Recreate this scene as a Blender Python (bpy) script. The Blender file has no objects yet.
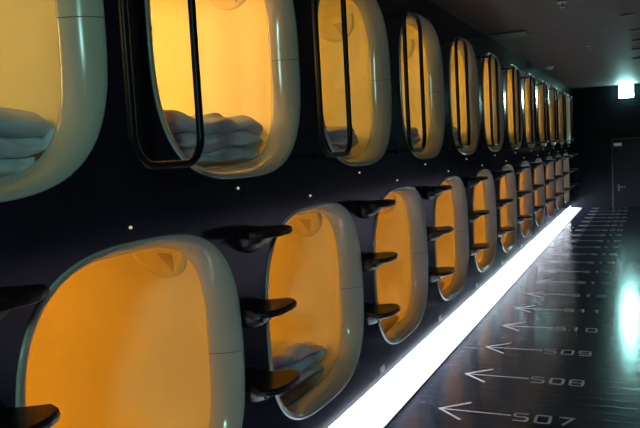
import bpy, bmesh, math, random
from mathutils import Vector, Matrix, noise

random.seed(7)
COL = bpy.context.scene.collection
PI = math.pi
P = 1.2                      # spacing of the pods along the wall
UP_Y, UP_Z, UP_H = 2.2655, 1.752, 0.467
LO_Y, LO_Z, LO_H = 1.670, 0.680, 0.452
HW = 0.505                   # half width of a pod mouth
NEXP = 2.95                  # superellipse exponent of a mouth
YB, YE = -3.2, 15.127        # near and far end of the corridor
XR, ZC = 2.45, 2.36          # right wall, ceiling
ORD = ['first', 'second', 'third', 'fourth', 'fifth', 'sixth', 'seventh', 'eighth', 'ninth', 'tenth',
       'eleventh', 'twelfth', 'thirteenth', 'fourteenth', 'fifteenth', 'sixteenth', 'seventeenth',
       'eighteenth', 'nineteenth', 'twentieth', 'twenty-first', 'twenty-second', 'twenty-third']


# ------------------------------------------------------------------ helpers
def mat(name, base, rough=0.5, metal=0.0, spec=0.5, emit=None, estr=0.0, coat=0.0):
    m = bpy.data.materials.new(name)
    m.use_nodes = True
    b = m.node_tree.nodes['Principled BSDF']
    b.inputs['Base Color'].default_value = (*base, 1)
    b.inputs['Roughness'].default_value = rough
    b.inputs['Metallic'].default_value = metal
    b.inputs['Specular IOR Level'].default_value = spec
    b.inputs['Coat Weight'].default_value = coat
    b.inputs['Coat Roughness'].default_value = 0.06
    if emit:
        b.inputs['Emission Color'].default_value = (*emit, 1)
        b.inputs['Emission Strength'].default_value = estr
    return m, b


def noise_vary(m, b, base, amount, scale, stretch=(1, 1, 1), bump=0.0, bscale=None, rough=None):
    nt = m.node_tree
    N, L = nt.nodes, nt.links
    tc = N.new('ShaderNodeTexCoord')
    mp = N.new('ShaderNodeMapping')
    mp.inputs['Scale'].default_value = stretch
    L.new(tc.outputs['Object'], mp.inputs['Vector'])
    n = N.new('ShaderNodeTexNoise')
    n.inputs['Scale'].default_value = scale
    n.inputs['Detail'].default_value = 5
    L.new(mp.outputs['Vector'], n.inputs['Vector'])
    r = N.new('ShaderNodeValToRGB')
    r.color_ramp.elements[0].position = 0.3
    r.color_ramp.elements[1].position = 0.72
    r.color_ramp.elements[0].color = (*[max(c * (1 - amount), 0) for c in base], 1)
    r.color_ramp.elements[1].color = (*[c * (1 + amount) for c in base], 1)
    L.new(n.outputs['Fac'], r.inputs['Fac'])
    L.new(r.outputs['Color'], b.inputs['Base Color'])
    if bump:
        n2 = N.new('ShaderNodeTexNoise')
        n2.inputs['Scale'].default_value = bscale or scale
        n2.inputs['Detail'].default_value = 3
        L.new(mp.outputs['Vector'], n2.inputs['Vector'])
        bp = N.new('ShaderNodeBump')
        bp.inputs['Strength'].default_value = bump
        bp.inputs['Distance'].default_value = 0.01
        L.new(n2.outputs['Fac'], bp.inputs['Height'])
        L.new(bp.outputs['Normal'], b.inputs['Normal'])
    if rough:
        mr = N.new('ShaderNodeMapRange')
        mr.inputs['To Min'].default_value = rough[0]
        mr.inputs['To Max'].default_value = rough[1]
        L.new(n.outputs['Fac'], mr.inputs['Value'])
        L.new(mr.outputs['Result'], b.inputs['Roughness'])
    return mp


def link(name, me, m, parent=None, smooth=False):
    o = bpy.data.objects.new(name, me)
    COL.objects.link(o)
    if m:
        me.materials.append(m)
    if smooth:
        for p in me.polygons:
            p.use_smooth = True
    if parent:
        o.parent = parent
    return o


def obj(name, bm, m, parent=None, smooth=False):
    bmesh.ops.recalc_face_normals(bm, faces=bm.faces)
    me = bpy.data.meshes.new(name)
    bm.to_mesh(me)
    bm.free()
    return link(name, me, m, parent, smooth)


def tag(o, label=None, cat=None, group=None, kind=None):
    if label:
        o['label'] = label
    if cat:
        o['category'] = cat
    if group:
        o['group'] = group
    if kind:
        o['kind'] = kind
    return o


def empty(name, loc):
    o = bpy.data.objects.new(name, None)
    o.empty_display_size = 0.1
    COL.objects.link(o)
    o.location = loc
    return o


def dup(root, loc):
    r = root.copy()
    COL.objects.link(r)
    r.location = loc
    for ch in list(root.children):
        c = ch.copy()
        COL.objects.link(c)
        c.parent = r
        for g in list(ch.children):
            d = g.copy()
            if g.type == 'LIGHT':
                d.data = g.data.copy()
            COL.objects.link(d)
            d.parent = c
    return r


def box(bm, lo, hi, bev=0.0, seg=2):
    r = bmesh.ops.create_cube(bm, size=1.0)
    vs = r['verts']
    for v in vs:
        v.co = Vector([lo[i] + (v.co[i] + 0.5) * (hi[i] - lo[i]) for i in range(3)])
    if bev:
        es = list({e for v in vs for e in v.link_edges})
        bmesh.ops.bevel(bm, geom=es, offset=bev, segments=seg, affect='EDGES', profile=0.5)


def tube(bm, pts, r, closed=False, seg=12):
    n = len(pts)
    rings = []
    prev = None
    for i, p in enumerate(pts):
        p = Vector(p)
        a = Vector(pts[(i - 1) % n] if closed or i else pts[0])
        b = Vector(pts[(i + 1) % n] if closed or i < n - 1 else pts[-1])
        t = (b - a).normalized()
        if prev is None:
            ref = Vector((1, 0, 0)) if abs(t.x) < 0.9 else Vector((0, 1, 0))
            u = t.cross(ref).normalized()
        else:
            u = (prev - t * prev.dot(t)).normalized()
        prev = u
        w = t.cross(u)
        rings.append([bm.verts.new(p + (u * math.cos(2 * PI * k / seg) + w * math.sin(2 * PI * k / seg)) * r)
                      for k in range(seg)])
    m = n if closed else n - 1
    for i in range(m):
        A, B = rings[i], rings[(i + 1) % n]
        if closed and i == n - 1:       # match the seam of the closed loop
            best = min(range(seg), key=lambda s: (A[0].co - B[s].co).length)
            B = B[best:] + B[:best]
        for k in range(seg):
            bm.faces.new((A[k], A[(k + 1) % seg], B[(k + 1) % seg], B[k]))
    if not closed:
        bm.faces.new(rings[0])
        bm.faces.new(rings[-1])


def cyl(bm, c, axis, r, h, seg=20, r2=None, bev=0.0):
    """cylinder starting at c along axis"""
    ax = Vector(axis).normalized()
    q = Vector((0, 0, 1)).rotation_difference(ax).to_matrix().to_4x4()
    M = Matrix.Translation(Vector(c) + ax * h / 2) @ q
    r_ = bmesh.ops.create_cone(bm, cap_ends=True, segments=seg, radius1=r, radius2=r if r2 is None else r2,
                               depth=h, matrix=M)
    if bev:
        es = [e for e in {e for v in r_['verts'] for e in v.link_edges}
              if sum(1 for f in e.link_faces if len(f.verts) > 4) == 1]
        bmesh.ops.bevel(bm, geom=es, offset=bev, segments=2, affect='EDGES')


def sup(a, hw, hh, n=NEXP):
    c, s = math.cos(a), math.sin(a)
    return (math.copysign(abs(c) ** (2 / n), c) * hw, math.copysign(abs(s) ** (2 / n), s) * hh)


def mouth_loop(hw, hh, n=96, e=NEXP):
    """evenly spaced points round a superellipse"""
    fine = [sup(2 * PI * i / 2000, hw, hh, e) for i in range(2000)]
    d = [0]
    for i in range(1, 2001):
        a, b = fine[i - 1], fine[i % 2000]
        d.append(d[-1] + math.hypot(b[0] - a[0], b[1] - a[1]))
    out, j = [], 0
    for k in range(n):
        t = d[-1] * k / n
        while d[j + 1] < t:
            j += 1
        out.append(fine[j])
    return out


# ------------------------------------------------------------------ materials
M = {}
M['fascia'], b = mat('black_gloss_panel', (0.014, 0.012, 0.021), 0.2, spec=0.5)
noise_vary(M['fascia'], b, (0.014, 0.012, 0.021), 0.12, 3.0, rough=(0.13, 0.19))
M['shell'], b = mat('cream_moulded_plastic', (0.50, 0.475, 0.39), 0.14, spec=0.5)  # lining's plastic, darkened: the lip's dimmer light is put into its colour
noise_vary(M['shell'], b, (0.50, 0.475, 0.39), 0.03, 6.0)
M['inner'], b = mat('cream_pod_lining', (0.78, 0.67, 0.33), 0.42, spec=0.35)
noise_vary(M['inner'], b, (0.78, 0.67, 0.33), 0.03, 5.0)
M['seam'], b = mat('seam_grey', (0.16, 0.15, 0.12), 0.6)
noise_vary(M['seam'], b, (0.16, 0.15, 0.12), 0.1, 20)
M['console'], b = mat('console_plastic', (0.58, 0.45, 0.20), 0.45)
noise_vary(M['console'], b, (0.58, 0.45, 0.20), 0.03, 8)
M['wedge'], b = mat('console_wedge', (0.22, 0.17, 0.1), 0.6)
noise_vary(M['wedge'], b, (0.22, 0.17, 0.1), 0.1, 20)
M['lamp'], b = mat('warm_lamp_glow', (0.9, 0.8, 0.6), 0.4, emit=(1.0, 0.62, 0.2), estr=2.0)
M['tube'], b = mat('black_enamel_tube', (0.005, 0.005, 0.006), 0.32, spec=0.15)
noise_vary(M['tube'], b, (0.008, 0.008, 0.009), 0.1, 10)
M['step'], b = mat('black_step_plastic', (0.007, 0.006, 0.007), 0.4, spec=0.3)
noise_vary(M['step'], b, (0.007, 0.006, 0.007), 0.15, 30, bump=0.08, bscale=220)
M['sheet'], b = mat('mattress_cover', (0.55, 0.5, 0.42), 0.8, spec=0.2)
noise_vary(M['sheet'], b, (0.55, 0.5, 0.42), 0.06, 8)
M['bolt'], b = mat('steel_bolt', (0.45, 0.45, 0.47), 0.3, metal=1.0)
M['stud'], b = mat('pale_stud', (0.9, 0.85, 0.7), 0.25, emit=(1.0, 0.85, 0.5), estr=0.5)
M['duvet'], b = mat('white_duvet_cotton', (0.66, 0.68, 0.72), 0.9, spec=0.1)
noise_vary(M['duvet'], b, (0.66, 0.68, 0.72), 0.05, 14, bump=0.8, bscale=15)
M['strip'], b = mat('white_strip_diffuser', (0.9, 0.92, 0.95), 0.4, emit=(0.80, 0.88, 1.0), estr=50.0)
M['strip_body'], b = mat('white_reflector_plate', (0.86, 0.88, 0.9), 0.35)
M['sign'], b = mat('sign_panel_glow', (0.8, 0.95, 0.9), 0.3, emit=(0.45, 1.0, 0.95), estr=100.0)
M['sign_body'], b = mat('sign_case', (0.35, 0.38, 0.38), 0.4)
M['paint'], b = mat('white_floor_paint', (0.8, 0.8, 0.82), 0.6, spec=0.2)
noise_vary(M['paint'], b, (0.75, 0.75, 0.77), 0.25, 60)
M['dim_paint'], b = mat('dimmed_floor_paint', (0.3, 0.3, 0.31), 0.6, spec=0.2)  # arrow paint darkened for the digits: strip light's falloff painted in
noise_vary(M['dim_paint'], b, (0.3, 0.3, 0.31), 0.25, 60)
M['white'], b = mat('white_plastic', (0.7, 0.7, 0.68), 0.4)
M['dark'], b = mat('dark_fitting', (0.012, 0.012, 0.013), 0.5)
M['door'], b = mat('grey_door_paint', (0.006, 0.0075, 0.010), 0.6, spec=0.12)
noise_vary(M['door'], b, (0.006, 0.0075, 0.010), 0.1, 4)
M['wall'], b = mat('dark_wall_paint', (0.006, 0.0075, 0.010), 0.7, spec=0.05)
noise_vary(M['wall'], b, (0.006, 0.0075, 0.010), 0.15, 3)
M['handle'], b = mat('dull_handle_metal', (0.10, 0.10, 0.11), 0.5, metal=1.0)
M['side'], b = mat('lavender_bounce_panel', (0.21, 0.19, 0.26), 0.6, spec=0.2)  # colour of the added bounce panel at right
noise_vary(M['side'], b, (0.21, 0.19, 0.26), 0.08, 3)
M['chrome'], b = mat('brushed_metal', (0.3, 0.3, 0.32), 0.35, metal=1.0)

# floor: dark glossy boards laid across the corridor
M['floor'], b = mat('dark_gloss_floor', (0.016, 0.022, 0.042), 0.25, spec=0.4)
nt = M['floor'].node_tree
N, L = nt.nodes, nt.links
mp = noise_vary(M['floor'], b, (0.016, 0.022, 0.042), 0.35, 2.2, (0.6, 14, 1), rough=(0.13, 0.19))
br = N.new('ShaderNodeTexBrick')
br.offset = 0.5
br.inputs['Scale'].default_value = 1.0
br.inputs['Brick Width'].default_value = 1.1
br.inputs['Row Height'].default_value = 0.1
br.inputs['Mortar Size'].default_value = 0.003
br.inputs['Mortar Smooth'].default_value = 0.3
tc = N.new('ShaderNodeTexCoord')
L.new(tc.outputs['Object'], br.inputs['Vector'])
n2 = N.new('ShaderNodeTexNoise')
n2.inputs['Scale'].default_value = 5
mp2 = N.new('ShaderNodeMapping')
mp2.inputs['Scale'].default_value = (0.5, 6, 1)
L.new(tc.outputs['Object'], mp2.inputs['Vector'])
L.new(mp2.outputs['Vector'], n2.inputs['Vector'])
inv = N.new('ShaderNodeMath')
inv.operation = 'MULTIPLY_ADD'
inv.inputs[1].default_value = -0.5
L.new(br.outputs['Fac'], inv.inputs[0])
L.new(n2.outputs['Fac'], inv.inputs[2])
bp = N.new('ShaderNodeBump')
bp.inputs['Strength'].default_value = 0.10
bp.inputs['Distance'].default_value = 0.01
L.new(inv.outputs[0], bp.inputs['Height'])
L.new(bp.outputs['Normal'], b.inputs['Normal'])

M['ceil'], b = mat('dark_brown_ceiling', (0.047, 0.030, 0.018), 0.6, spec=0.3)
noise_vary(M['ceil'], b, (0.047, 0.030, 0.018), 0.28, 1.6, (1.0, 6, 1), bump=0.15, bscale=5)


# ------------------------------------------------------------------ setting
def slab(name, lo, hi, m):
    bm = bmesh.new()
    box(bm, lo, hi)
    return tag(obj(name, bm, m), kind='structure')


slab('floor', (-2.1, YB, -0.08), (XR, YE, 0.0), M['floor'])
slab('ceiling', (-2.1, YB, ZC), (XR, YE, ZC + 0.08), M['ceil'])
slab('wall_left', (-2.2, YB, -0.08), (-2.1, YE, ZC + 0.08), M['wall'])
slab('wall_right', (XR, YB, -0.08), (XR + 0.1, YE, ZC + 0.08), M['wall'])
slab('bounce_panel_right', (XR - 0.015, YB, 0.0), (XR, YE, 0.72), M['side'])  # unseen pale panel, added so the black pod panel reflects it low down
slab('wall_back', (-2.1, YB - 0.1, -0.08), (XR + 0.1, YB, ZC + 0.08), M['wall'])

up_ks = list(range(-1, 11))
lo_ks = list(range(0, 11))

# left wall: one long black panel with a cut-out for every pod, standing on a recessed plinth
KZ = 0.108
cu = bpy.data.curves.new('panel_outline', 'CURVE')
cu.dimensions = '2D'
cu.fill_mode = 'BOTH'
cu.extrude = 0.011


def poly(pts):
    s = cu.splines.new('POLY')
    s.points.add(len(pts) - 1)
    for i, (a, c) in enumerate(pts):
        s.points[i].co = (a, c, 0, 1)
    s.use_cyclic_u = True


poly([(YB, KZ), (YE, KZ), (YE, ZC), (YB, ZC)])
for ks, y0, z0, h in ((up_ks, UP_Y, UP_Z, UP_H), (lo_ks, LO_Y, LO_Z, LO_H)):
    for k in ks:
        poly([(a + y0 + P * k, c + z0) for a, c in mouth_loop(HW - 0.008, h - 0.008, 72)])
tmp = bpy.data.objects.new('tmp', cu)
COL.objects.link(tmp)
dg = bpy.context.evaluated_depsgraph_get()
me = bpy.data.meshes.new_from_object(tmp.evaluated_get(dg))
bpy.data.objects.remove(tmp)
me.transform(Matrix(((0, 0, 1, -0.012), (1, 0, 0, 0), (0, 1, 0, 0), (0, 0, 0, 1))))
wl = link('trim_1', me, M['fascia'])
tag(wl, kind='structure')
slab('baseboard_left', (-0.14, YB, 0.0), (-0.10, YE, KZ), M['fascia'])

# far wall with the door at its right
slab('wall_far', (-2.1, YE, -0.08), (XR + 0.1, YE + 0.1, ZC + 0.08), M['wall'])
dr = empty('door_1', (1.16, YE, 0))
tag(dr, kind='structure')
bm = bmesh.new()
box(bm, (-0.43, -0.045, 0.0), (0.43, -0.005, 1.32), 0.004)
obj('door_leaf', bm, M['door'], dr)
bm = bmesh.new()
box(bm, (-0.455, -0.06, 0.0), (-0.43, 0.0, 1.345))
box(bm, (0.43, -0.06, 0.0), (0.455, 0.0, 1.345))
box(bm, (-0.455, -0.06, 1.32), (0.455, 0.0, 1.345))
obj('door_frame', bm, M['dark'], dr)
bm = bmesh.new()
box(bm, (-0.352, -0.056, 0.32), (-0.318, -0.045, 0.45), 0.003)
cyl(bm, (-0.335, -0.056, 0.40), (0, -1, 0), 0.012, 0.05)
box(bm, (-0.345, -0.115, 0.385), (-0.215, -0.098, 0.41), 0.006)
obj('door_handle', bm, M['handle'], dr)
bm = bmesh.new()
box(bm, (-0.41, -0.058, 1.19), (-0.27, -0.045, 1.25), 0.003)
obj('door_closer', bm, M['strip_body'], dr)

# ------------------------------------------------------------------ pods
PROFILE_LIP = [(-0.018, 0.003), (0.002, 0.003), (0.005, 0.001)]
for j in range(0, 15):
    th = PI / 2 * j / 14
    PROFILE_LIP.append((-0.088 + 0.094 * math.cos(th) ** 1.25, -0.003 - 0.075 * math.sin(th) ** 1.25))
PROFILE_LIP += [(-0.093, -0.0765), (-0.097, -0.072)]
PROFILE_IN = [(-0.097, -0.072), (-0.103, -0.056), (-0.117, -0.025), (-0.14, -0.004), (-0.18, 0.015), (-0.23, 0.026), (-0.32, 0.031),
              (-0.6, 0.032), (-1.2, 0.032), (-1.8, 0.032), (-1.9, 0.02), (-1.96, -0.03), (-1.99, -0.12),
              (-2.0, -0.25), (-2.0, -0.40)]


def skin(bm, prof, hh, n=96, cap=False):
    rings = []
    for x, off in prof:
        rings.append([bm.verts.new((x, a, c)) for a, c in mouth_loop(HW + off, hh + (off * 0.56 if off < 0 else off), n, NEXP + max(0.0, min(1.0, -x / 0.09)) * 0.55)])
    for A, B in zip(rings, rings[1:]):
        for k in range(n):
            bm.faces.new((A[k], A[(k + 1) % n], B[(k + 1) % n], B[k]))
    if cap:
        bm.faces.new(rings[-1])


def lip_point(x, off, hh, z):
    """point on the lip profile at height z (near the middle of the side)"""
    n = NEXP
    H, W = hh + off, HW + off
    y = W * (1 - abs(z / H) ** n) ** (1 / n)
    return (x, y, z)


def make_pod(name, hh):
    r = empty(name, (0, 0, 0))
    bm = bmesh.new()
    skin(bm, PROFILE_LIP, hh)
    obj('pod_lip', bm, M['shell'], r, True)
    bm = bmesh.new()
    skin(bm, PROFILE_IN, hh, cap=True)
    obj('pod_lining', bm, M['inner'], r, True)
    # joint between the two halves of the moulding
    zs = 0.002 if hh == UP_H else -0.012
    for s in (1, -1):
        bm = bmesh.new()
        pts = [lip_point(x, off - 0.0002, hh, zs) for x, off in PROFILE_LIP[3:-2]]
        tube(bm, [(x, s * y, z) for x, y, z in pts], 0.0014, seg=6)
        obj('pod_seam', bm, M['seam'], r)
    # shallow half-round console moulded into the far upper corner, with a darker wedge-shaped patch on it
    def wall_pt(x, z, lift):
        off = PROFILE_IN[-1][1]
        for (x0, o0), (x1, o1) in zip(PROFILE_IN, PROFILE_IN[1:]):
            if x1 <= x <= x0:
                off = o0 + (o1 - o0) * (x0 - x) / (x0 - x1)
                break
        n, H, W = NEXP + 0.55, hh + off - lift, HW + off - lift
        return (x, W * max(0.0, 1 - abs(z / H) ** n) ** (1 / n), z)

    zc = hh - 0.452 + 0.375
    bm = bmesh.new()
    NA, NR = 20, 6
    grid = []
    for j in range(NR + 1):
        q = j / NR
        lift = 0.007 if j < NR else -0.002
        if j == NR:
            q = (NR - 1) / NR + 0.012
        elif j:
            q = j / NR
        grid.append([bm.verts.new(wall_pt(-0.32 + math.cos(PI + PI * i / NA) * 0.16 * q,
                                          zc + math.sin(PI + PI * i / NA) * 0.16 * q, lift)) for i in range(NA + 1)])
    for A, B in zip(grid, grid[1:]):
        for i in range(NA):
            bm.faces.new((A[i], A[i + 1], B[i + 1], B[i]))
    bmesh.ops.remove_doubles(bm, verts=bm.verts, dist=1e-5)
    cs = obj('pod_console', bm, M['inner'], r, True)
    bm = bmesh.new()
    v = [bm.verts.new(wall_pt(x, zc + z, 0.009)) for x, z in ((-0.325, -0.035), (-0.262, -0.035), (-0.268, -0.075), (-0.282, -0.112),
                                                            (-0.300, -0.075))]
    v2 = [bm.verts.new((q.co.x, q.co.y + 0.006, q.co.z)) for q in v]
    bm.faces.new(v)
    for i in range(5):
        bm.faces.new((v[i], v[(i + 1) % 5], v2[(i + 1) % 5], v2[i]))
    obj('console_wedge', bm, M['console'], cs)
    bm = bmesh.new()
    box(bm, (-1.85, -0.44, -hh - 0.02), (-0.17, 0.44, -hh + 0.035), 0.02, 3)
    obj('pod_mattress', bm, M['sheet'], r, True)
    # wall lamp on the near side wall
    bm = bmesh.new()
    box(bm, (-1.21, -HW - 0.02, 0.14), (-0.99, -HW + 0.03, 0.24), 0.015, 3)
    lp = obj('pod_lamp', bm, M['lamp'], r, True)
    ld = bpy.data.lights.new('pod_lamp_light', 'POINT')
    ld.color = (1.0, 0.455, 0.04)
    ld.energy = LAMP
    ld.shadow_soft_size = 0.07
    lo = bpy.data.objects.new('pod_lamp_light', ld)
    COL.objects.link(lo)
    lo.parent = lp
    lo.location = (-1.1, -HW + 0.16, 0.19)
    return r


LAMP = 8.5
up_energy = {-1: 0.9, 0: 2.6, 1: 1.0}
up_proto = make_pod('sleeping_pod', UP_H)
lo_proto = make_pod('sleeping_pod', LO_H)
UPG, LOG = 'sleeping pods in the upper row', 'sleeping pods in the lower row'
up_labels = {-1: 'upper cream sleeping pod nearest the camera, cut by the left edge, teal tinted lip',
             0: 'brightest upper sleeping pod, pale yellow inside, with a large folded duvet',
             1: 'upper sleeping pod third from the camera with a dark folded duvet'}
lo_labels = {0: 'largest lower sleeping pod, nearest the camera, empty amber inside with a wide cream lip',
             1: 'lower sleeping pod second from the camera with a crumpled duvet inside'}


def set_energy(root, f, col=None):
    for ch in root.children:
        for g in ch.children:
            if g.type == 'LIGHT':
                g.data.energy = LAMP * f
                if col:
                    g.data.color = col


for i, k in enumerate(up_ks):
    loc = (0, UP_Y + P * k, UP_Z)
    o = up_proto if i == 0 else dup(up_proto, loc)
    o.location = loc
    set_energy(o, up_energy.get(k, 1.1), {-1: (1.0, 0.62, 0.16), 0: (1.0, 0.58, 0.21)}.get(k))
    tag(o, up_labels.get(k, '%s pod from the camera in the upper row, amber lit inside, cream lip' % ORD[i]
                         if i < 11 else 'last upper pod against the dark far wall, cream lip'), 'sleeping pod', UPG)
for i, k in enumerate(lo_ks):
    loc = (0, LO_Y + P * k, LO_Z)
    o = lo_proto if i == 0 else dup(lo_proto, loc)
    o.location = loc
    set_energy(o, {0: 0.85}.get(k, 0.85))
    tag(o, lo_labels.get(k, '%s pod from the camera in the lower row, amber lit inside, cream lip' % ORD[i]
                         if i < 10 else 'last lower pod beside the dark far wall, cream lip'), 'sleeping pod', LOG)


# ------------------------------------------------------------------ bedding
def fold_path(layers, width, t):
    """centre line of a cloth folded back and forth, seen along x"""
    pts = []
    for l in range(layers):
        z = t + l * 2 * t
        n = 14
        row = [(-width / 2 + width * i / n, z) for i in range(n + 1)]
        if l % 2:
            row.reverse()
        pts += row
        if l < layers - 1:
            s = 1 if l % 2 == 0 else -1
            for j in range(1, 6):
                a = -PI / 2 + PI * j / 6
                pts.append((s * (width / 2 + math.cos(a) * t), z + t + math.sin(a) * t))
    return pts


def make_duvet(name, layers, width, depth, t, seed, tilt=0.0, sag=0.0, oy=0.0, hh=UP_H):
    rnd = Vector((seed * 3.1, seed * 1.7, seed * 0.9))
    path = fold_path(layers, width, t)
    NX = 34
    bm = bmesh.new()
    rings = []
    for ix in range(NX + 1):
        u = ix / NX
        x = -depth / 2 + depth * u
        e = min(u, 1 - u) * depth
        th = t * (1 - max(0, 1 - e / 0.07) ** 2 * 0.85) * 0.97
        up, dn = [], []
        for i, (y, z) in enumerate(path):
            a = path[max(i - 1, 0)]
            b_ = path[min(i + 1, len(path) - 1)]
            d = Vector((b_[0] - a[0], b_[1] - a[1])).normalized()
            nrm = Vector((d.y, d.x))
            endf = 1.12
            if i in (0, len(path) - 1):
                endf = 0.55
            elif i in (1, len(path) - 2):
                endf = 0.8
            shr = 1 - 0.10 * noise.noise(Vector((x * 3.5, z * 9, 1.3)) + rnd)
            y *= (1 + 0.10 * noise.noise(Vector((z * 40, 7.7, 0)) + rnd))
            base = Vector((-y * shr, z))
            up.append(base + nrm * th * endf)
            dn.append(base - nrm * th * endf)
        ring = []
        for p in up + dn[::-1]:
            zz = p.y * (1 + sag * (p.x / width)) + tilt * (p.x + width / 2) * (p.y / (2 * t * layers))
            q = Vector((x, p.x, zz))
            dsp = noise.noise(q * 7 + rnd) * 0.030 + noise.noise(q * 17 + rnd) * 0.022
            ridge = abs(noise.noise(Vector((x * 16, p.x * 5, p.y * 4)) + rnd)) * 0.022
            w = min(1, q.z / 0.03) if q.z > 0 else 0
            q += Vector((dsp * 0.8, dsp, (dsp - ridge) * w))
            q.z = max(q.z, 0.0)
            bx = min(1.0, max(0.0, (depth / 2 - q.x - 0.02) / 0.09))      # how far behind the mouth
            zz = min(0.98, abs(q.z + 0.045 - hh) / (hh - 0.035))
            lim = (HW - 0.040 + 0.046 * bx) * (1 - zz ** 3.4) ** (1 / 3.4)
            q.y = max(-lim - oy, min(lim - oy, q.y))
            ring.append(bm.verts.new(q))
        rings.append(ring)
    n = len(rings[0])
    for A, B in zip(rings, rings[1:]):
        for i in range(n):
            bm.faces.new((A[i], A[(i + 1) % n], B[(i + 1) % n], B[i]))
    half = n // 2
    for R in (rings[0], rings[-1]):
        for i in range(half - 1):
            bm.faces.new((R[i], R[i + 1], R[n - 2 - i], R[n - 1 - i]))
    o = obj(name, bm, M['duvet'], None, True)
    md = o.modifiers.new('smooth', 'SUBSURF')
    md.levels = md.render_levels = 1
    return o


DG = 'folded duvets in the pods'
floor_z_up = UP_Z - UP_H + 0.037
floor_z_lo = LO_Z - LO_H + 0.037
d0 = make_duvet('folded_duvet', 3, 1.06, 0.46, 0.042, 2, tilt=-0.07, oy=0.04)
d0.location = (-0.355, UP_Y - P + 0.04, floor_z_up + 0.006)
tag(d0, 'pale blue-white folded duvet at the left edge, in the nearest upper pod', 'duvet', DG)
d1 = make_duvet('folded_duvet', 3, 0.86, 0.46, 0.036, 5, tilt=-0.04, oy=0.04)
d1.location = (-0.365, UP_Y + 0.04, floor_z_up + 0.006)
tag(d1, 'grey folded duvet in the brightest upper pod, golden at its left end', 'duvet', DG)
d2 = make_duvet('folded_duvet', 3, 0.76, 0.46, 0.034, 9, tilt=-0.03, oy=0.02)
d2.location = (-0.40, UP_Y + P + 0.02, floor_z_up)
tag(d2, 'dark shaded folded duvet in the third upper pod from the camera', 'duvet', DG)
dl = make_duvet('crumpled_duvet', 3, 0.72, 0.42, 0.042, 13, tilt=-0.16, oy=-0.03, hh=LO_H)
dl.location = (-0.37, LO_Y + P - 0.03, floor_z_lo)
tag(dl, 'crumpled pale duvet in the second lower pod behind the black steps', 'duvet', DG)
for i, k in enumerate(range(2, 11)):
    src = (d2, d1)[i % 2]
    o = src.copy()
    COL.objects.link(o)
    o.location = (-0.385, UP_Y + P * k + (0.02, 0.04)[i % 2], floor_z_up + 0.006)
    tag(o, 'folded duvet low inside the %s upper pod from the camera' % ORD[k + 1], 'duvet', DG)

# ------------------------------------------------------------------ handrails between the upper pods
RG = 'black tube handrails between the upper pods'


def make_rail():
    r = empty('handrail', (0, 0, 0))
    hy, zb, zt, rad = 0.157, -0.39, 0.39, 0.085
    pts = []
    for cy, cz, a0 in ((hy - rad, zt - rad, 0), (-hy + rad, zt - rad, PI / 2), (-hy + rad, zb + rad, PI),
                       (hy - rad, zb + rad, 1.5 * PI)):
        for j in range(9):
            a = a0 + PI / 2 * j / 8
            pts.append((0.115, cy + math.cos(a) * rad, cz + math.sin(a) * rad))
    bm = bmesh.new()
    tube(bm, pts, 0.0118, closed=True, seg=14)
    obj('rail_loop', bm, M['tube'], r, True)
    for s in (1, -1):
        bm = bmesh.new()
        z = s * 0.39
        cyl(bm, (0.0, 0.0, z), (1, 0, 0), 0.008, 0.115, 14)
        cyl(bm, (0.0, 0.0, z), (1, 0, 0), 0.018, 0.006, 18)
        obj('standoff', bm, M['tube'], r)
    return r


rail = make_rail()
for i, k in enumerate(range(0, 11)):
    loc = (0, UP_Y + P * k - 0.594, 1.737)
    o = rail if i == 0 else dup(rail, loc)
    o.location = loc
    tag(o, 'large black tube handrail in front of the brightest upper pod' if i == 0 else
        '%s black tube handrail from the camera, between the %s and %s upper pods' % (ORD[i], ORD[i], ORD[i + 1]), 'handrail', RG)

# ------------------------------------------------------------------ climbing steps between the lower pods
SG = 'black climbing steps between the lower pods'


def make_step():
    r = empty('climbing_step', (0, 0, 0))
    # tread: rounded board, narrower where it meets the wall
    out = [(0.0, -0.085), (0.03, -0.098)]
    for j in range(1, 13):
        a = -PI / 2 + PI * j / 13
        ca, sa = math.cos(a), math.sin(a)
        out.append((0.045 + math.copysign(abs(ca) ** 0.72, ca) * 0.107, math.copysign(abs(sa) ** 0.72, sa) * 0.138))
    out += [(0.03, 0.098), (0.0, 0.085)]
    bm = bmesh.new()
    lay = []
    for z, s in ((-0.026, 0.93), (-0.022, 0.985), (-0.012, 1.0), (-0.005, 0.99), (0.0, 0.955)):
        lay.append([bm.verts.new((x * (1 if x == 0 else s), y * s, z)) for x, y in out])
    n = len(out)
    for A, B in zip(lay, lay[1:]):
        for i in range(n):
            bm.faces.new((A[i], A[(i + 1) % n], B[(i + 1) % n], B[i]))
    bm.faces.new(lay[0])
    bm.faces.new(lay[-1])
    obj('tread', bm, M['step'], r)
    # bowl-shaped bracket below
    bm = bmesh.new()
    lay = []
    for j in range(8):
        t = j / 7
        w = 0.092 * math.sqrt(max(1 - t ** 2, 0.02))
        d = 0.105 * (1 - t) ** 0.8 + 0.012
        ring = []
        for i in range(13):
            a = -PI / 2 + PI * i / 12
            ring.append(bm.verts.new((math.cos(a) * d, math.sin(a) * w, -0.02 - 0.068 * t)))
        lay.append(ring)
    for A, B in zip(lay, lay[1:]):
        for i in range(12):
            bm.faces.new((A[i], A[i + 1], B[i + 1], B[i]))
        bm.faces.new((A[12], A[0], B[0], B[12]))
    bm.faces.new(lay[0])
    bm.faces.new(lay[-1])
    br_ = obj('bracket', bm, M['step'], r, True)
    bm = bmesh.new()
    cyl(bm, (0.066, -0.062, -0.046), (0.7, -0.7, -0.25), 0.0065, 0.012, 12)
    obj('bolt', bm, M['bolt'], br_)
    return r


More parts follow.
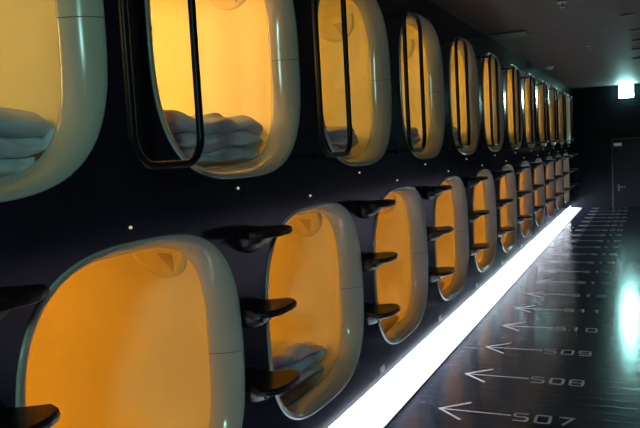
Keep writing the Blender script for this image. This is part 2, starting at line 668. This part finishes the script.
step = make_step()
rows = ((1.095, 'top'), (0.815, 'middle'), (0.535, 'lowest'))
cnt = 0
for i, k in enumerate(range(-1, 11)):
    for z, nm in rows:
        loc = (0.0, UP_Y + P * k, z)
        o = step if cnt == 0 else dup(step, loc)
        o.location = loc
        cnt += 1
        if i == 0:
            lb = '%s black step of the nearest ladder, beside the largest lower pod at left' % nm
        elif i < 11:
            lb = '%s black step of the ladder between the %s and %s lower pods' % (nm, ORD[i - 1], ORD[i])
        else:
            lb = '%s black step of the last ladder, against the far wall' % nm
        tag(o, lb, 'step', SG)

# ------------------------------------------------------------------ little lit studs between the rows
TG = 'tiny pale indicator studs between the pod rows'


def make_stud():
    bm = bmesh.new()
    cyl(bm, (-0.004, 0, 0), (1, 0, 0), 0.0055, 0.008, 12, r2=0.004)
    return obj('indicator_stud', bm, M['stud'])


stud = make_stud()
first = True
for ks, y0, z0, nm in ((range(0, 11), 2.2155, 1.248, 'below the %s upper pod'), (range(0, 11), 1.6155, 1.1756, 'above the %s lower pod')):
    for k in ks:
        o = stud if first else stud.copy()
        if not first:
            COL.objects.link(o)
        first = False
        o.location = (0, y0 + P * k, z0)
        idx = k + 1 if 'upper' in nm else k
        tag(o, 'tiny glowing pale stud on the black panel ' + nm % ORD[idx] + ' from the camera', 'indicator light', TG)

# small metal plates low on the panel under each ladder
KG = 'small metal wall plates above the light strip'
bm = bmesh.new()
box(bm, (0.0, -0.035, -0.016), (0.006, 0.035, 0.016), 0.003)
plate = obj('wall_plate', bm, M['chrome'])
for i, k in enumerate(range(1, 9)):
    o = plate if i == 0 else plate.copy()
    if i:
        COL.objects.link(o)
    o.location = (0, UP_Y + P * k + 0.14, 0.165)
    tag(o, 'small bright metal plate just above the light strip, %s from the camera' % ORD[i], 'wall plate', KG)

# ------------------------------------------------------------------ floor light strip
ls = empty('floor_light_strip', (0, 0, 0))
tag(ls, 'long glowing white light strip along the floor at the foot of the pod wall', 'light strip')
bm = bmesh.new()
box(bm, (-0.099, 0.5, 0.0), (0.146, YE - 0.03, 0.005), 0.002, 1)
obj('reflector_plate', bm, M['strip_body'], ls)
bm = bmesh.new()
prof = [(-0.0985, 0.006), (-0.0985, 0.104), (-0.090, 0.104), (-0.080, 0.094), (-0.076, 0.055), (-0.080, 0.016), (-0.090, 0.006)]
A = [bm.verts.new((x, 0.5, z)) for x, z in prof]
B = [bm.verts.new((x, YE - 0.03, z)) for x, z in prof]
for i in range(len(prof)):
    j = (i + 1) % len(prof)
    bm.faces.new((A[i], A[j], B[j], B[i]))
bm.faces.new(A)
bm.faces.new(B)
obj('strip_diffuser', bm, M['strip'], ls)

# ------------------------------------------------------------------ floor numbers and arrows
G = {
    '0': [([(0, 0), (1, 0), (1, 1), (0, 1)], True)],
    '1': [([(0.2, 0.78), (0.55, 1), (0.55, 0)], False)],
    '2': [([(0, 1), (1, 1), (1, 0.5), (0, 0.5), (0, 0), (1, 0)], False)],
    '3': [([(0, 1), (1, 1), (1, 0), (0, 0)], False), ([(0.2, 0.52), (1, 0.52)], False)],
    '4': [([(0.75, 0), (0.75, 1), (0, 0.3), (1, 0.3)], False)],
    '5': [([(1, 1), (0, 1), (0, 0.55), (1, 0.55), (1, 0), (0, 0)], False)],
    '6': [([(1, 1), (0, 1), (0, 0), (1, 0), (1, 0.55), (0, 0.55)], False)],
    '7': [([(0, 1), (1, 1), (0.35, 0)], False)],
    '8': [([(0, 0), (1, 0), (1, 1), (0, 1)], True), ([(0, 0.52), (1, 0.52)], False)],
    '9': [([(0, 0), (1, 0), (1, 1), (0, 1), (0, 0.48), (1, 0.48)], False)],
}


def fillet(pts, r, closed):
    out = []
    n = len(pts)
    for i, p in enumerate(pts):
        if not closed and i in (0, n - 1):
            out.append(Vector(p))
            continue
        p = Vector(p)
        a = Vector(pts[i - 1]) - p
        b_ = Vector(pts[(i + 1) % n]) - p
        rr = min(r, a.length * 0.45, b_.length * 0.45)
        s, e = p + a.normalized() * rr, p + b_.normalized() * rr
        for j in range(5):
            t = j / 4
            out.append(s * (1 - t) ** 2 + p * 2 * t * (1 - t) + e * t * t)
    return out


def ribbon(bm, pts, w, closed=False, z=0.0015):
    n = len(pts)
    Lv, Rv = [], []
    for i, p in enumerate(pts):
        a = pts[(i - 1) % n] if closed or i else None
        c = pts[(i + 1) % n] if closed or i < n - 1 else None
        d1 = (p - a).normalized() if a is not None else None
        d2 = (c - p).normalized() if c is not None else None
        d = ((d1 or d2) + (d2 or d1)).normalized()
        nn = Vector((-d.y, d.x))
        dd = (d1 or d2)
        k = 1 / max(0.5, nn.dot(Vector((-dd.y, dd.x))))
        Lv.append(bm.verts.new((*(p + nn * w / 2 * k), z)))
        Rv.append(bm.verts.new((*(p - nn * w / 2 * k), z)))
    for i in range(n if closed else n - 1):
        j = (i + 1) % n
        bm.faces.new((Lv[i], Rv[i], Rv[j], Lv[j]))


def flat(name, bm, parent, m):
    for f in bm.faces:
        f.normal_update()
        if f.normal.z < 0:
            f.normal_flip()
    me = bpy.data.meshes.new(name)
    bm.to_mesh(me)
    bm.free()
    return link(name, me, m, parent)


GW, GH, ST = 0.066, 0.098, 0.015
digit_me = {}


def digit(ch, parent, x):
    if ch not in digit_me:
        bm = bmesh.new()
        for pts, cl in G[ch]:
            q = [Vector((a * GW, (c - 0.5) * GH)) for a, c in pts]
            q = fillet(q, 0.016, cl) if ch not in '147' else q
            ribbon(bm, q, ST, cl)
        o = flat('digit', bm, parent, M['dim_paint'])
        digit_me[ch] = o.data
    else:
        o = bpy.data.objects.new('digit', digit_me[ch])
        COL.objects.link(o)
        o.parent = parent
    o.location = (x, -0.012, 0)
    return o


FG = 'painted pod numbers with arrows on the floor'
arrow_me = None
for i in range(20):
    num = 507 + i
    r = empty('floor_number_marking', (0.335, 3.537 + 0.6 * i, 0))
    if arrow_me is None:
        bm = bmesh.new()
        ribbon(bm, [Vector((0.01, 0)), Vector((0.365, 0))], 0.011)
        ribbon(bm, [Vector((0.137, 0.126)), Vector((0, 0)), Vector((0.137, -0.126))], 0.016)
        arrow_me = flat('arrow', bm, r, M['paint']).data
    else:
        a = bpy.data.objects.new('arrow', arrow_me)
        COL.objects.link(a)
        a.parent = r
    for j, ch in enumerate(str(num)):
        digit(ch, r, 0.381 + j * 0.105)
    tag(r, 'white painted floor number %d with an arrow pointing at the pod wall' % num, 'floor marking', FG)

# ------------------------------------------------------------------ lit sign at the far end
sg = empty('exit_sign', (0.99, YE - 0.005, 2.235))
tag(sg, 'glowing white-green exit sign box high on the dark far wall', 'exit sign')
bm = bmesh.new()
box(bm, (-0.135, -0.05, -0.135), (0.135, 0.0, 0.122), 0.006)
obj('sign_case', bm, M['sign_body'], sg)
bm = bmesh.new()
box(bm, (-0.127, -0.072, -0.128), (0.127, -0.05, 0.115), 0.004)
obj('sign_panel', bm, M['sign'], sg)

# ------------------------------------------------------------------ ceiling fittings
bm = bmesh.new()
cyl(bm, (0, 0, 0), (0, 0, -1), 0.055, 0.022, 28, r2=0.05)
cyl(bm, (0, 0, -0.022), (0, 0, -1), 0.035, 0.018, 24, r2=0.025)
sd = obj('smoke_detector', bm, M['white'], None)
sd.location = (0.15, 10.28, ZC)
tag(sd, 'small white round smoke detector on the ceiling close to the pods', 'smoke detector')
HG = 'sprinkler heads along the ceiling'
sp = empty('sprinkler_head', (0.79, 5.62, ZC))
bm = bmesh.new()
cyl(bm, (0, 0, 0), (0, 0, -1), 0.035, 0.006, 20)
obj('rose', bm, M['white'], sp)
bm = bmesh.new()
cyl(bm, (0, 0, -0.006), (0, 0, -1), 0.01, 0.03, 12)
cyl(bm, (0, 0, -0.036), (0, 0, -1), 0.022, 0.003, 16)
obj('deflector', bm, M['chrome'], sp)
tag(sp, 'pale sprinkler head at the top edge of the photo, nearest on the ceiling', 'sprinkler', HG)
for y, lb in ((8.43, 'faint sprinkler head on the ceiling midway to the exit sign'),):
    tag(dup(sp, (0.79, y, ZC)), lb, 'sprinkler', HG)
VG = 'dark unlit downlights in the ceiling at right'
vt = empty('downlight', (1.2, 6.57, ZC))
bm = bmesh.new()
cyl(bm, (0, 0, 0), (0, 0, -1), 0.06, 0.006, 24)
obj('trim_ring', bm, M['dark'], vt)
bm = bmesh.new()
cyl(bm, (0, 0, -0.006), (0, 0, -1), 0.045, 0.004, 24)
obj('lens', bm, M['dark'], vt)
tag(vt, 'dark unlit round downlight on the ceiling, nearest of the right-hand row', 'downlight', VG)
for j, (x, y) in enumerate(((1.26, 7.56), (1.265, 8.35), (1.25, 9.19), (1.24, 10.23))):
    tag(dup(vt, (x, y, ZC)), 'dark unlit round downlight on the ceiling, %s of the right-hand row' % ORD[j + 1], 'downlight', VG)
hp = bmesh.new()
box(hp, (-0.16, -0.16, -0.012), (0.16, 0.16, 0.0), 0.004)
o = obj('ceiling_hatch', hp, M['dark'])
o.location = (0.2, 6.9, ZC)
tag(o, 'square dark access hatch on the ceiling just above the upper pods', 'ceiling hatch')

# ------------------------------------------------------------------ light from the lobby behind the camera
al = bpy.data.lights.new('lobby_lamp', 'AREA')
al.shape = 'RECTANGLE'
al.size, al.size_y = 0.3, 0.5
al.energy = 28
al.color = (0.45, 1.0, 0.92)
ao = bpy.data.objects.new('lobby_lamp', al)
COL.objects.link(ao)
ao.location = (1.75, -1.6, 2.15)
ao.rotation_euler = Vector((-0.75, 1.0, -0.35)).to_track_quat('-Z', 'Y').to_euler()

w = bpy.data.worlds.new('World')
bpy.context.scene.world = w
w.use_nodes = True
w.node_tree.nodes['Background'].inputs['Color'].default_value = (0.5, 0.6, 0.8, 1)
w.node_tree.nodes['Background'].inputs['Strength'].default_value = 0.0

# ------------------------------------------------------------------ camera
cam = bpy.data.cameras.new('camera')
co = bpy.data.objects.new('camera', cam)
COL.objects.link(co)
yaw, pitch, roll, fpx = 0.431363, 0.083517, 0.055039, 716.0477
cam.sensor_fit = 'HORIZONTAL'
cam.sensor_width = 36
cam.lens = fpx / 640 * 36
cam.clip_start = 0.02
f = Vector((-math.sin(yaw) * math.cos(pitch), math.cos(yaw) * math.cos(pitch), -math.sin(pitch)))
rt = Vector((math.cos(yaw), math.sin(yaw), 0))
dn = f.cross(rt)
r2 = rt * math.cos(roll) + dn * math.sin(roll)
d2_ = -rt * math.sin(roll) + dn * math.cos(roll)
mw = Matrix((r2, -d2_, -f)).transposed().to_4x4()
mw.translation = Vector((1.33816, 0, 1.35408))
co.matrix_world = mw
sc = bpy.context.scene
sc.camera = co
sc.view_settings.view_transform = 'Standard'
sc.view_settings.look = 'None'
sc.view_settings.gamma = 1.0
sc.view_settings.exposure = 0.0
